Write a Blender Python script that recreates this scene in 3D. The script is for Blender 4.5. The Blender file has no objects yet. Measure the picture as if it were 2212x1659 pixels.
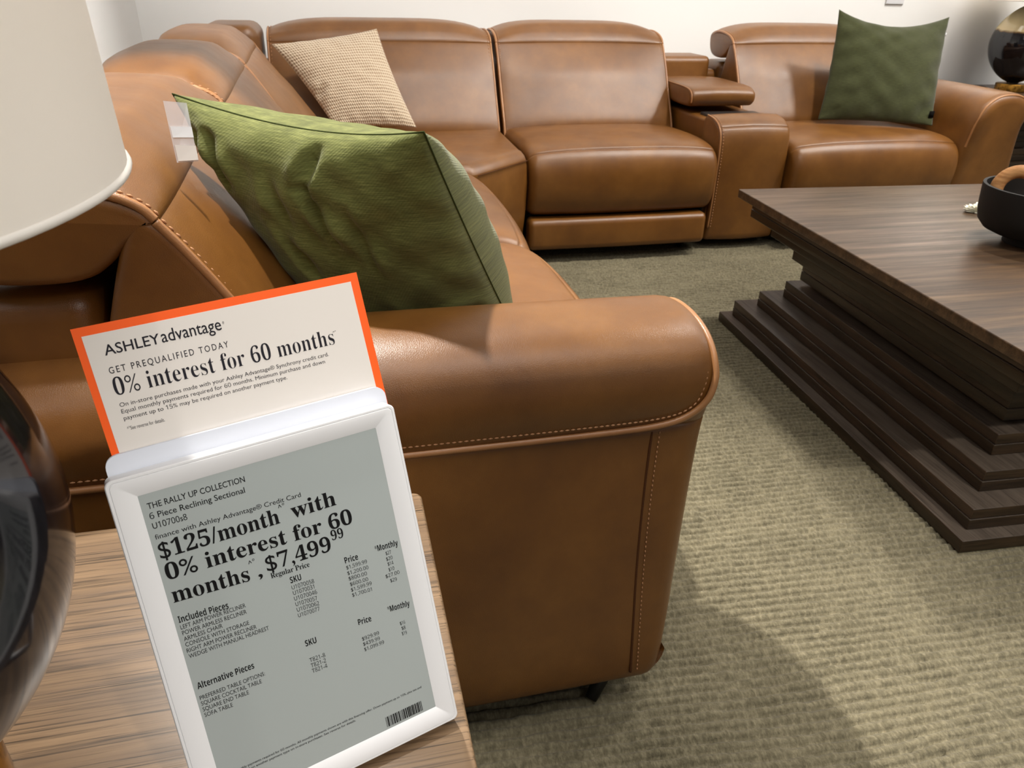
import bpy, bmesh, math, random
import numpy as np
from mathutils import Vector, Matrix

random.seed(7)
rng = np.random.default_rng(7)
SC = bpy.context.scene
COL = SC.collection
PI = math.pi

# ------------------------------------------------------------------ objects
def put(name, me, parent=None, mat=None):
    o = bpy.data.objects.new(name, me)
    COL.objects.link(o)
    if mat is not None and me is not None:
        me.materials.append(mat)
    if parent is not None:
        o.parent = parent
    return o

def tag(o, label=None, cat=None, group=None, kind=None):
    if label: o['label'] = label
    if cat: o['category'] = cat
    if group: o['group'] = group
    if kind: o['kind'] = kind
    return o

def thing(name, loc, label, cat, group=None):
    o = bpy.data.objects.new(name, None)
    o.empty_display_size = 0.05
    COL.objects.link(o)
    o.location = loc
    return tag(o, label, cat, group)

def origin_of(parent):
    v = Vector((0, 0, 0))
    while parent is not None:
        v += parent.location
        parent = parent.parent
    return v

class MB:
    """collects shapes given in world coordinates, links them as one mesh object"""
    def __init__(self):
        self.v = []; self.f = []; self.mi = []
    def add(self, verts, faces, mi=0):
        n = len(self.v)
        self.v.extend([tuple(map(float, p)) for p in verts])
        self.f.extend([tuple(i + n for i in f) for f in faces])
        self.mi.extend([mi] * len(faces))
        return self
    def build(self, name, mat, parent=None, smooth=True, angle=None):
        org = origin_of(parent)
        me = bpy.data.meshes.new(name)
        me.from_pydata([(p[0]-org.x, p[1]-org.y, p[2]-org.z) for p in self.v], [], self.f)
        mats = mat if isinstance(mat, (list, tuple)) else [mat]
        o = put(name, me, parent)
        for m in mats: me.materials.append(m)
        if len(mats) > 1:
            me.polygons.foreach_set('material_index', self.mi)
        bm = bmesh.new(); bm.from_mesh(me)
        bmesh.ops.recalc_face_normals(bm, faces=bm.faces)
        bm.to_mesh(me); bm.free()
        if smooth:
            me.polygons.foreach_set('use_smooth', [True] * len(me.polygons))
            if angle: me.set_sharp_from_angle(angle=math.radians(angle))
        me.update()
        return o

# ------------------------------------------------------------------ shapes
def chaikin(P, it=2, closed=True):
    P = [np.array(p, float) for p in P]
    for _ in range(it):
        Q = []
        n = len(P)
        rng_ = range(n) if closed else range(n - 1)
        if not closed: Q.append(P[0])
        for i in rng_:
            a, b = P[i], P[(i + 1) % n]
            Q.append(a * .75 + b * .25); Q.append(a * .25 + b * .75)
        if not closed: Q.append(P[-1])
        P = Q
    return P

def area2(P):
    return sum(P[i][0]*P[(i+1) % len(P)][1] - P[(i+1) % len(P)][0]*P[i][1] for i in range(len(P)))

class Outline(list):
    """closed outline; .groove holds how deep each point is pulled in by a sewn seam"""
    groove = None

def with_grooves(P, seams, depth=.003, half=.0035):
    P = list(P); G = [0.]*len(P)
    for s in seams:
        s = np.array(s, float)
        i = min(range(len(P)), key=lambda k: np.linalg.norm(P[k] - s))
        a, b = P[i-1], P[(i+1) % len(P)]
        t = (b - a) / np.linalg.norm(b - a)
        p = P[i]
        P[i:i+1] = [p - t*half, p - t*half*.45, p, p + t*half*.45, p + t*half]
        G[i:i+1] = [0, depth*.55, depth, depth*.55, 0]
    O = Outline(P); O.groove = G
    return O

def outline(P, it=2, seams=(), depth=.003):
    P = [np.array(p, float) for p in P]
    if area2(P) < 0: P = P[::-1]
    P = chaikin(P, it)
    return with_grooves(P, seams, depth)

def normals2(P):
    n = len(P); N = []
    for i in range(n):
        a, b = P[i-1], P[(i+1) % n]
        t = b - a; t = t / (np.linalg.norm(t) + 1e-12)
        N.append(np.array([t[1], -t[0]]))    # outward
    return N

def thickness(P, N):
    """how far each point of an outline is from the far side, measured along its inward normal"""
    A = np.array(P); B = np.roll(A, -1, axis=0); out = []
    for p, n in zip(P, N):
        d = -n; e = B - A
        den = d[0]*e[:, 1] - d[1]*e[:, 0]
        w = A - p
        with np.errstate(divide='ignore', invalid='ignore'):
            t = (w[:, 0]*e[:, 1] - w[:, 1]*e[:, 0])/den
            s = (w[:, 0]*d[1] - w[:, 1]*d[0])/den
        ok = (np.abs(den) > 1e-12) & (t > 1e-4) & (s >= 0) & (s <= 1)
        out.append(float(t[ok].min()) if ok.any() else 1.)
    L = len(out)
    return [min(out[(i+k) % L] for k in range(-5, 6)) for i in range(L)]

def cushion(mb, P, x0, x1, R, T, nx=18, crown=None, R1=None, mi=0):
    """sweep outline P (depth, height) from x0 to x1 with both ends rounded over radius R"""
    R1 = R if R1 is None else R1
    N = normals2(P)
    st = []
    for k in range(6):
        a = PI/2 * k/5
        st.append((x0 + R*(1 - math.cos(a)), R*(1 - math.sin(a))))
    for k in range(1, nx):
        st.append((x0 + R + (x1 - x0 - R - R1) * k/nx, 0))
    for k in range(5, -1, -1):
        a = PI/2 * k/5
        st.append((x1 - R1*(1 - math.cos(a)), R1*(1 - math.sin(a))))
    V = []; m = len(P)
    xm, hw = (x0 + x1)/2, (x1 - x0)/2
    lim = [.28*t for t in thickness(P, N)]
    for x, ins in st:
        u = (x - xm)/hw
        for p, n, l, g in zip(P, N, lim, getattr(P, 'groove', None) or [0.]*m):
            c = crown(u, p, n) if crown else 0
            q = p + n*(c - min(ins, l) - g*max(0., 1 - ins/max(R, R1)*1.6))
            V.append(T(x, q[0], q[1]))
    F = []
    for i in range(len(st) - 1):
        for j in range(m):
            F.append((i*m + j, i*m + (j+1) % m, (i+1)*m + (j+1) % m, (i+1)*m + j))
    F.append(tuple(range(m - 1, -1, -1)))
    F.append(tuple((len(st)-1)*m + j for j in range(m)))
    mb.add(V, F, mi)
    return mb

def rect_outline(a0, a1, b0, b1, r, n=5):
    P = []
    for cx, cy, s in ((a1-r, b0+r, -90), (a1-r, b1-r, 0), (a0+r, b1-r, 90), (a0+r, b0+r, 180)):
        for k in range(n + 1):
            a = math.radians(s + 90*k/n)
            P.append(np.array([cx + r*math.cos(a), cy + r*math.sin(a)]))
    return P

def ident(x, d, z): return (x, d, z)

def rbox(mb, x0, x1, y0, y1, z0, z1, r, T=ident, nx=1, mi=0):
    return cushion(mb, rect_outline(y0, y1, z0, z1, r), x0, x1, r, T, nx=nx, mi=mi)

def box(mb, x0, x1, y0, y1, z0, z1, T=ident, mi=0):
    V = [T(x, y, z) for x in (x0, x1) for y in (y0, y1) for z in (z0, z1)]
    return mb.add(V, [(0,1,3,2),(4,6,7,5),(0,4,5,1),(2,3,7,6),(0,2,6,4),(1,5,7,3)], mi)

def tube(mb, path, r, n=8, closed=False, mi=0):
    P = [Vector(p) for p in path]
    m = len(P); V = []; F = []
    up = None
    for i, p in enumerate(P):
        a = P[i-1] if (i or closed) else P[0]
        b = P[(i+1) % m] if (i < m-1 or closed) else P[-1]
        t = (b - a).normalized()
        if up is None:
            up = t.orthogonal().normalized()
        else:
            up = (up - t*up.dot(t))
            up = up.normalized() if up.length > 1e-6 else t.orthogonal().normalized()
        s = t.cross(up)
        rr = r(i/(m-1)) if callable(r) else r
        for k in range(n):
            a_ = 2*PI*k/n
            V.append(p + up*(rr*math.cos(a_)) + s*(rr*math.sin(a_)))
    for i in range(m if closed else m-1):
        for k in range(n):
            F.append((i*n + k, i*n + (k+1) % n, ((i+1) % m)*n + (k+1) % n, ((i+1) % m)*n + k))
    if not closed:
        F.append(tuple(range(n-1, -1, -1))); F.append(tuple((m-1)*n + k for k in range(n)))
    mb.add(V, F, mi)
    return mb

def resample(path, step):
    P = [np.array(p, float) for p in path]
    L = [0]
    for a, b in zip(P, P[1:]): L.append(L[-1] + np.linalg.norm(b - a))
    n = max(2, int(L[-1]/step) + 1); out = []
    for k in range(n):
        s = L[-1]*k/(n-1)
        i = max(0, min(len(P)-2, np.searchsorted(L, s) - 1))
        t = (s - L[i])/max(1e-9, L[i+1] - L[i])
        out.append(P[i]*(1-t) + P[i+1]*t)
    return out

def stitches(mb, path, step=.008, length=.0052, r=.0011):
    P = resample(path, step)
    for a, b in zip(P, P[1:]):
        d = (b - a)/np.linalg.norm(b - a)
        tube(mb, [a, a + d*length*.5 , a + d*length], lambda t: r*(.55 + .9*math.sin(PI*t)), n=5)
    return mb

def lathe(mb, prof, cx, cy, n=56, mi=0):
    V = []; F = []; m = len(prof)
    for r, z in prof:
        for k in range(n):
            a = 2*PI*k/n
            V.append((cx + r*math.cos(a), cy + r*math.sin(a), z))
    for i in range(m - 1):
        for k in range(n):
            F.append((i*n+k, i*n+(k+1) % n, (i+1)*n+(k+1) % n, (i+1)*n+k))
    if prof[0][0] > 1e-4: F.append(tuple(range(n-1, -1, -1)))
    if prof[-1][0] > 1e-4: F.append(tuple((m-1)*n + k for k in range(n)))
    mb.add(V, F, mi)
    return mb

# ------------------------------------------------------------------ materials
def S(c):
    return tuple((x/255/12.92 if x <= 10.31 else ((x/255 + .055)/1.055)**2.4) for x in c) + (1,)

class Mat:
    def __init__(self, name, color=(200,200,200), rough=.5, spec=.5, metal=0.):
        self.m = bpy.data.materials.new(name); self.m.use_nodes = True
        self.t = self.m.node_tree; self.n = self.t.nodes
        self.b = self.n['Principled BSDF']
        self.b.inputs['Base Color'].default_value = S(color)
        self.b.inputs['Roughness'].default_value = rough
        self.b.inputs['Specular IOR Level'].default_value = spec
        self.b.inputs['Metallic'].default_value = metal
        self.co = None
    def node(self, kind, **kw):
        nd = self.n.new(kind)
        for k, v in kw.items():
            if hasattr(nd, k): setattr(nd, k, v)
            else: nd.inputs[k].default_value = v
        return nd
    def link(self, a, b): self.t.links.new(a, b)
    def coords(self, scale=(1,1,1), rot=(0,0,0), out='Object'):
        c = self.n.new('ShaderNodeTexCoord'); mp = self.n.new('ShaderNodeMapping')
        mp.inputs['Scale'].default_value = scale; mp.inputs['Rotation'].default_value = rot
        self.link(c.outputs[out], mp.inputs['Vector'])
        return mp.outputs['Vector']
    def noise(self, vec, scale, detail=3, rough=.5, dist=0):
        nd = self.node('ShaderNodeTexNoise'); nd.inputs['Scale'].default_value = scale
        nd.inputs['Detail'].default_value = detail; nd.inputs['Roughness'].default_value = rough
        nd.inputs['Distortion'].default_value = dist
        self.link(vec, nd.inputs['Vector'])
        return nd.outputs['Fac']
    def ramp(self, fac, stops):
        r = self.n.new('ShaderNodeValToRGB'); e = r.color_ramp.elements
        while len(e) < len(stops): e.new(.5)
        for el, (p, c) in zip(e, stops):
            el.position = p; el.color = S(c) if len(c) == 3 else c
        self.link(fac, r.inputs['Fac'])
        return r.outputs['Color']
    def mix(self, fac, a, b, mode='MIX'):
        x = self.n.new('ShaderNodeMix'); x.data_type = 'RGBA'; x.blend_type = mode
        for val, sock in ((fac, x.inputs[0]), (a, x.inputs[6]), (b, x.inputs[7])):
            if isinstance(val, (int, float)): sock.default_value = val
            elif isinstance(val, tuple): sock.default_value = S(val) if len(val) == 3 else val
            else: self.link(val, sock)
        return x.outputs[2]
    def math(self, op, a, b=0.0):
        x = self.n.new('ShaderNodeMath'); x.operation = op
        for val, sock in ((a, x.inputs[0]), (b, x.inputs[1])):
            if isinstance(val, (int, float)): sock.default_value = val
            else: self.link(val, sock)
        return x.outputs[0]
    def sep(self, vec):
        x = self.n.new('ShaderNodeSeparateXYZ'); self.link(vec, x.inputs[0]); return x.outputs
    def color(self, c): self.link(c, self.b.inputs['Base Color'])
    def rough(self, c): self.link(c, self.b.inputs['Roughness'])
    def bump(self, h, strength=.3, dist=.002, prev=None):
        x = self.n.new('ShaderNodeBump'); x.inputs['Strength'].default_value = strength
        x.inputs['Distance'].default_value = dist
        self.link(h, x.inputs['Height'])
        if prev is not None: self.link(prev, x.inputs['Normal'])
        self.link(x.outputs[0], self.b.inputs['Normal'])
        return x.outputs[0]

def leather(name, dark, mid, light, rough=.36):
    M = Mat(name, mid, rough, .6)
    v = M.coords()
    big = M.noise(v, 7, 4, .62)
    M.color(M.ramp(big, [(.30, dark), (.52, mid), (.74, light)]))
    vo = M.node('ShaderNodeTexVoronoi'); vo.inputs['Scale'].default_value = 420
    vo.feature = 'DISTANCE_TO_EDGE'; M.link(v, vo.inputs['Vector'])
    g = M.math('MINIMUM', vo.outputs['Distance'], .22)
    b1 = M.bump(g, .35, .0009)
    b2 = M.bump(M.noise(v, 28, 3, .55), .10, .003, b1)
    M.bump(M.noise(v, 6, 2, .5), .06, .012, b2)
    M.rough(M.ramp(M.noise(v, 18, 3), [(.3, (rough-.02,)*3 + (1,)), (.7, (rough+.03,)*3 + (1,))]))
    return M.m

LEATHER = leather('cognac_leather', (102,63,24), (115,73,28), (128,84,35))
PIPING = leather('leather_piping', (146,98,58), (164,114,70), (176,126,82), .34)
THREAD = Mat('tan_thread', (178,132,96), .7, .2).m
BLACK_PLASTIC = Mat('black_plastic', (14,13,13), .45).m
BLACK_CLOTH = Mat('black_lining', (12,11,10), .9, .1).m

def wood(name, dark, mid, light, rot=0, axis='x', rough=.38, fine=True, streak=1.0, grain=34):
    M = Mat(name, mid, rough, .4)
    sc = {'x': (1, 14, 14), 'y': (14, 1, 14)}[axis]
    v = M.coords(scale=sc, rot=(0, 0, rot))
    n1 = M.noise(v, 2.6, 6, .62, .35)
    base = M.ramp(n1, [(.28, dark), (.5, mid), (.72, light)])
    v2 = M.coords(scale=tuple((1.0 if s == 1 else grain) for s in sc), rot=(0, 0, rot))
    n2 = M.noise(v2, 5.0, 4, .7, .15)
    pores = M.ramp(n2, [(.36, (0,0,0)), (.50, (255,255,255))])
    M.color(M.mix(.42*streak, base, M.mix(1.0, base, pores, 'MULTIPLY')))
    if fine: M.bump(n2, .25, .0008)
    M.rough(M.ramp(n1, [(.3, (rough+.08,)*3+(1,)), (.7, (rough-.05,)*3+(1,))]))
    return M.m

TABLE_ROT = math.atan2(.069, 1.227)
WALNUT_TOP = wood('dark_walnut_top', (56,42,30), (84,64,46), (112,88,64), TABLE_ROT, 'x', .34)
WALNUT = wood('dark_walnut_boards', (38,29,19), (52,39,26), (68,52,36), TABLE_ROT, 'y', .33)
WALNUT_X = wood('dark_walnut_end_boards', (38,29,19), (52,39,26), (68,52,36), TABLE_ROT, 'x', .33)
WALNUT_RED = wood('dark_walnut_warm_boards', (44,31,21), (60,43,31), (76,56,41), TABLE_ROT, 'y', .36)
WALNUT_TREAD = wood('dark_walnut_lighter_steps', (62,53,45), (80,70,61), (98,87,77), TABLE_ROT, 'y', .38)  # lighter, greyer walnut for every upward-facing tier face
OAK_TOP = wood('weathered_brown_top', (88,69,51), (112,90,67), (137,113,87), .06, 'x', .36, streak=1.7, grain=75)

def linen(name, dark, mid, light):
    M = Mat(name, mid, .92, .12)
    v = M.coords()
    v2 = M.coords(scale=(1, 1, 9))
    slub = M.noise(v2, 22, 4, .65)
    big = M.noise(v, 9, 3)
    c = M.ramp(slub, [(.32, dark), (.5, mid), (.70, light)])
    M.color(M.mix(.35, c, M.ramp(big, [(.3, dark), (.7, light)])))
    w1 = M.node('ShaderNodeTexWave'); w1.inputs['Scale'].default_value = 260; w1.bands_direction = 'DIAGONAL'
    M.link(v, w1.inputs['Vector'])
    b = M.bump(w1.outputs['Fac'], .22, .0008)
    M.bump(slub, .25, .002, b)
    M.b.inputs['Sheen Weight'].default_value = .25
    return M.m

GREEN = linen('olive_green_linen', (74,86,40), (94,106,54), (116,127,70))
GREEN_SEAM = Mat('dark_green_seam', (62,70,36), .9, .1).m

def knit():
    M = Mat('beige_waffle_knit', (196,172,140), .95, .1)
    return M
WHITE_PLASTIC = Mat('white_plastic', (226,226,228), .38, .4).m
WHITE_PLATE = Mat('white_plastic_plate', (214,218,228), .6, .2).m
EINK = Mat('grey_screen', (163,170,169), .30, .25).m
INK = Mat('black_ink', (10,10,11), .5, .2).m
INK_SOFT = Mat('dark_grey_ink', (30,28,36), .6, .2).m
PAPER = Mat('white_card', (222,216,210), .6, .2).m
ORANGE = Mat('orange_print', (250,96,28), .55, .25).m
BRASS = None
def brass():
    M = Mat('antique_gold', (150,108,40), .42, .5, .85)
    v = M.coords()
    M.color(M.ramp(M.noise(v, 60, 4), [(.35, (96,66,22)), (.6, (166,120,48))]))
    return M.m
BRASS = brass()

def glaze(zlo, zhi):
    """dark glazed stoneware with a cream dipped shoulder (a band of colour by height)"""
    M = Mat('dark_and_cream_glaze', (18,17,20), .10, .6)
    s = M.sep(M.coords())
    h = M.math('ADD', s[2], M.math('MULTIPLY', M.noise(M.coords(), 12, 3), .03))
    f = M.math('DIVIDE', M.math('SUBTRACT', h, zlo), zhi - zlo)
    streak = M.noise(M.coords(scale=(60, 60, 5)), 3, 4, .6)
    darkc = M.ramp(streak, [(.3, (14,14,18)), (.6, (24,23,28)), (.8, (40,37,40))])
    M.color(M.mix(M.ramp(f, [(.0, (0,0,0)), (1.0, (255,255,255))]), darkc, M.ramp(f, [(.2, (178,128,60)), (.9, (226,206,160))])))
    return M.m

def shade_fabric():
    M = Mat('off_white_shade', (233,229,223), .85, .15)
    v = M.coords(scale=(1, 1, 1))
    M.bump(M.noise(v, 240, 2), .15, .0006)
    tr = M.n.new('ShaderNodeBsdfTranslucent'); tr.inputs['Color'].default_value = S((240,236,230))
    mx = M.n.new('ShaderNodeMixShader'); mx.inputs[0].default_value = .34
    M.link(M.b.outputs[0], mx.inputs[1]); M.link(tr.outputs[0], mx.inputs[2])
    M.link(mx.outputs[0], M.n['Material Output'].inputs['Surface'])
    return M.m
SHADE = shade_fabric()
BULB = Mat('lit_bulb', (255,235,200), .5)
BULB.b.inputs['Emission Color'].default_value = (1, .86, .66, 1)
BULB.b.inputs['Emission Strength'].default_value = 6
BULB = BULB.m

def clear_sleeve():
    M = Mat('clear_plastic', (235,235,240), .12, .5)
    M.b.inputs['Alpha'].default_value = .32
    return M.m
CLEAR = clear_sleeve()
MATTE_BLACK = Mat('matte_black_wood', (20,19,18), .62, .3).m
def tanwood():
    M = Mat('natural_tan_wood', (176,124,76), .6, .3)
    v = M.coords(scale=(3, 3, 16))
    M.color(M.ramp(M.noise(v, 9, 5, .6), [(.3, (150,100,56)), (.7, (198,148,96))]))
    return M.m
TANWOOD = tanwood()
TISSUE = Mat('white_tissue', (235,232,214), .9, .1).m
CORD = Mat('dark_cord', (50,46,42), .6).m

def paint(name, c):
    M = Mat(name, c, .75, .25)
    v = M.coords()
    M.bump(M.noise(v, 160, 2), .06, .001)
    return M.m
WALL = paint('white_wall_paint', (240,239,236))
CEIL = paint('white_ceiling', (225,223,218))

def carpet():
    M = Mat('ribbed_loop_carpet', (150,138,108), .95, .08)
    r = math.radians(-3.4)
    v = M.coords(rot=(0, 0, -r))
    loops = M.noise(M.coords(scale=(120, 55, 60), rot=(0, 0, -r)), 1.3, 4, .7)
    patch = M.noise(M.coords(scale=(5, 11, 1), rot=(0, 0, -r)), 1.0, 4, .7)
    c1 = M.ramp(loops, [(.25, (62,58,45)), (.48, (106,99,79)), (.75, (154,145,119))])
    c2 = M.ramp(patch, [(.3, (84,79,62)), (.7, (134,126,102))])
    M.color(M.mix(.35, c1, c2))
    M.bump(loops, .8, .003)
    M.b.inputs['Sheen Weight'].default_value = .15
    return M.m
CARPET = carpet()

# UV-driven cloth (pillows carry a UV map in metres)
def linen_uv(name, dark, mid, light):
    M = Mat(name, mid, .92, .12)
    v = M.coords(out='UV')
    slub = M.noise(M.coords(scale=(14, 150, 1), out='UV'), 3, 5, .7)
    big = M.noise(v, 14, 3)
    c = M.ramp(slub, [(.32, dark), (.5, mid), (.68, light)])
    M.color(M.mix(.22, c, M.ramp(big, [(.3, dark), (.7, light)])))
    w1 = M.node('ShaderNodeTexWave'); w1.inputs['Scale'].default_value = 120; w1.bands_direction = 'DIAGONAL'
    M.link(v, w1.inputs['Vector'])
    b = M.bump(w1.outputs['Fac'], .25, .0008)
    M.bump(slub, .35, .002, b)
    M.b.inputs['Sheen Weight'].default_value = .2
    return M.m
GREEN = linen_uv('olive_green_linen', (76,80,40), (102,107,56), (134,138,80))
GREEN_FAR = linen_uv('dark_olive_linen', (50,53,31), (60,63,38), (73,76,46))

def knit_uv():
    M = Mat('beige_waffle_knit', (205,182,148), .95, .1)
    v = M.coords(out='UV')
    s = M.sep(v)
    wob = M.math('MULTIPLY', M.noise(v, 30, 3), .006)
    a = M.math('SINE', M.math('MULTIPLY', M.math('ADD', s[1], wob), 2*PI/.0130))
    b = M.math('SINE', M.math('MULTIPLY', M.math('ADD', s[0], wob), 2*PI/.0105))
    h = M.math('ADD', M.math('MULTIPLY', a, .52), M.math('MULTIPLY', b, .48))
    f = M.math('ADD', M.math('MULTIPLY', h, .5), .5)
    f2 = M.math('ADD', f, M.math('MULTIPLY', M.math('SUBTRACT', M.noise(v, 260, 2), .5), .5))
    M.color(M.ramp(f2, [(.10, (160,133,105)), (.36, (205,183,156)), (.8, (224,208,184))]))
    M.bump(f2, .9, .004)
    M.b.inputs['Sheen Weight'].default_value = .3
    return M.m
KNIT = knit_uv()

# ------------------------------------------------------------------ the room
def structure(name, mb, mat, smooth=False):
    o = mb.build(name, mat, None, smooth)
    o['kind'] = 'structure'
    return o

WALL_Y, WALL_X = 3.97, -.77
def make_floor():
    """loop-pile carpet: real ribs where the photograph looks, flat further out"""
    r = math.radians(-3.4)
    px, py = np.array([math.cos(r), math.sin(r)]), np.array([-math.sin(r), math.cos(r)])
    per = .0185
    a0, a1, b0, b1 = -.05, 2.75, .25, 3.25
    na = int((a1 - a0)/.0075)
    nb = int((b1 - b0)/per)*6
    A = np.linspace(a0, a1, na); B = b0 + np.arange(nb)*per/6
    AA, BB = np.meshgrid(A, B, indexing='ij')
    def smooth_noise(n, s):
        g = rng.random((n + 3, n + 3))
        def f(x, y):
            xi, yi = np.floor(x*s).astype(int) % n, np.floor(y*s).astype(int) % n
            fx, fy = x*s - np.floor(x*s), y*s - np.floor(y*s)
            fx, fy = fx*fx*(3-2*fx), fy*fy*(3-2*fy)
            return (g[xi, yi]*(1-fx)*(1-fy) + g[xi+1, yi]*fx*(1-fy) + g[xi, yi+1]*(1-fx)*fy + g[xi+1, yi+1]*fx*fy)
        return f
    n1, n2, n3 = smooth_noise(64, 3.1), smooth_noise(256, 62), smooth_noise(128, 11)
    wave = (n1(AA, BB) - .5)*.016 + (n3(AA, BB) - .5)*.006
    ph = (BB + wave)/per
    rib = np.abs(np.sin(PI*ph))**.5
    # plain bands between the carpet's tiles where the ribs lie flatter
    band = np.zeros_like(AA)
    for c in (.55, .95, 1.52, 2.06):
        band = np.maximum(band, np.exp(-((AA - c - .02*np.sin(BB*5))/.017)**2))
    row = np.floor(ph)
    cells = n2(AA*1.0 + row*.37, row*.5)
    Z = -.0125 + .0125*rib*(1 - .35*band)*(.74 + .40*cells) + .004*band + (n2(AA*1.6, BB*1.6) - .5)*.004
    Z = np.minimum(Z, 0)
    # sink to the flat surround at the patch edge
    X = px[0]*AA + py[0]*BB; Y = px[1]*AA + py[1]*BB
    me = bpy.data.meshes.new('floor')
    ni, nj = AA.shape
    V = np.stack([X, Y, Z], -1).reshape(-1, 3)
    idx = np.arange(ni*nj).reshape(ni, nj)
    Q = np.stack([idx[:-1, :-1], idx[1:, :-1], idx[1:, 1:], idx[:-1, 1:]], -1).reshape(-1, 4)
    bb = [(a0, b0), (a1, b0), (a1, b0 + per/6*(nb-1)), (a0, b0 + per/6*(nb-1))]
    inner = [(px[0]*a + py[0]*b, px[1]*a + py[1]*b, -.0022) for a, b in bb]
    outer = [(-4.5, -4.5, -.0022), (6.5, -4.5, -.0022), (6.5, WALL_Y + .02, -.0022), (-4.5, WALL_Y + .02, -.0022)]
    n0 = len(V)
    V = np.concatenate([V, np.array(inner + outer)])
    ring = np.array([[n0+4+i, n0+4+(i+1) % 4, n0+(i+1) % 4, n0+i] for i in range(4)])
    Q = np.concatenate([Q, ring])
    me.vertices.add(len(V)); me.vertices.foreach_set('co', V.astype(np.float32).ravel())
    me.loops.add(len(Q)*4); me.loops.foreach_set('vertex_index', Q.ravel().astype(np.int32))
    me.polygons.add(len(Q))
    me.polygons.foreach_set('loop_start', np.arange(0, len(Q)*4, 4, dtype=np.int32))
    me.polygons.foreach_set('use_smooth', np.ones(len(Q), dtype=bool))
    me.update(calc_edges=True); me.validate()
    o = put('floor', me, None, CARPET)
    o['kind'] = 'structure'
make_floor()

CEIL_Z = 3.05
structure('wall_back', box(MB(), -.9, 6.5, WALL_Y, WALL_Y + .12, -.01, CEIL_Z), WALL)
structure('wall_left', box(MB(), WALL_X - .12, WALL_X, 1.55, WALL_Y + .12, -.01, CEIL_Z), WALL)
structure('ceiling', box(MB(), -4.5, 6.5, -4.5, WALL_Y + .12, CEIL_Z, CEIL_Z + .1), CEIL)
for nm, b in (('baseboard_back', (-.77, 6.5, WALL_Y - .014, WALL_Y, 0, .10)), ('baseboard_left', (WALL_X, WALL_X + .014, 1.55, WALL_Y, 0, .10))):
    structure(nm, rbox(MB(), *b[:2], *b[2:4], *b[4:], .004), WALL, True)

# wall switch plate above the green pillow (only its lower edge is in the picture)
t = thing('wall_outlet', (3.03, WALL_Y - .004, .99), 'small white outlet plate on the back wall above the dark green pillow', 'outlet')
rbox(MB(), 2.975, 3.085, WALL_Y - .008, WALL_Y, .955, 1.085, .003).build('cover_plate', WHITE_PLASTIC, t)
mb = MB()
for z in (1.0, 1.045): rbox(mb, 3.008, 3.052, WALL_Y - .0105, WALL_Y - .006, z - .014, z + .014, .002)
mb.build('socket', WALL, t)

SEAM_DARK = Mat('seam_leather', (78,45,22), .6, .2).m
# ------------------------------------------------------------------ the sectional
SEAT = [(.66,.24),(.66,.43),(.60,.448),(.45,.455),(.25,.462),(.12,.458),(.055,.447),(.018,.425),(-.002,.39),(-.010,.34),(-.004,.27),(.014,.215),(.045,.190),(.12,.186),(.40,.186)]
SEAT_SEAM = (.028,.434)
BACK = [(.50,.34),(.47,.40),(.492,.47),(.535,.54),(.578,.612),(.622,.69),(.660,.748),(.690,.786),(.716,.790),(.730,.756),(.750,.70),(.775,.62),(.79,.45),(.78,.34),(.62,.33)]
HEAD = [(.682,.778),(.698,.797),(.730,.811),(.78,.820),(.85,.823),(.905,.822),(.931,.813),(.936,.788),(.925,.745),(.893,.718),(.83,.711),(.77,.715),(.742,.734),(.726,.752),(.706,.764)]

def seat_crown(u, p, n):
    top = max(0, n[1])*(1 if p[0] > -.02 else 0)
    front = max(0, -n[0])
    e = 1 - abs(u)**2.6
    return (.016*top + .016*front)*e - .006*(top)*abs(u)**8

def back_crown(u, p, n):
    e = 1 - abs(u)**2.4
    w = max(0, -n[0]*.9 + .15)
    prof = max(0., min(1., (p[1]-.36)/.10))*max(0., min(1., (.81-p[1])/.16))
    return .034*e*w*prof + .005*e*max(0, n[1])

def head_crown(u, p, n):
    e = 1 - abs(u)**4.5
    return .046*e*max(0, n[1])*max(0., min(1., (p[0]-.675)/.08)) + .006*e*max(0, -n[0])*(1 if p[0] < .72 else 0)

def base_frame(t, T, x0, x1, d0=.80, xs=None):
    """outer shell behind the headrest, side rails and black feet of one module"""
    rbox(MB(), x0 if xs is None else xs, x1, d0, 1.0, .045, .695, .035, T=T, nx=2).build('back_shell', LEATHER, t)
    rbox(MB(), x0 + .012, x1 - .012, .055, .82, .035, .20, .012, T=T, nx=2).build('base_frame', BLACK_CLOTH, t)
    for fx in (x0 + .07, x1 - .07):
        for fd in (.12, .90):
            V = MB(); tube(V, [T(fx, fd, .05), T(fx, fd + .01, .002)], lambda s: .022 - .008*s, n=12)
            V.build('foot', BLACK_PLASTIC, t)

def seat_and_footrest(t, T, x0, x1, footrest=True):
    P = outline(SEAT, 2, [SEAT_SEAM], .0045)
    m = MB(); cushion(m, P, x0 + .003, x1 - .003, .032, T, nx=22, crown=seat_crown)
    m.build('seat_cushion', LEATHER, t)
    if footrest:
        FR = rect_outline(-.012, .075, .055, .183, .026)
        m = MB(); cushion(m, FR, x0 + .006, x1 - .03, .020, T, nx=14, crown=lambda u, p, n: .006*(1-u*u)*max(0, -n[0]))
        m.build('footrest', LEATHER, t)

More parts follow.
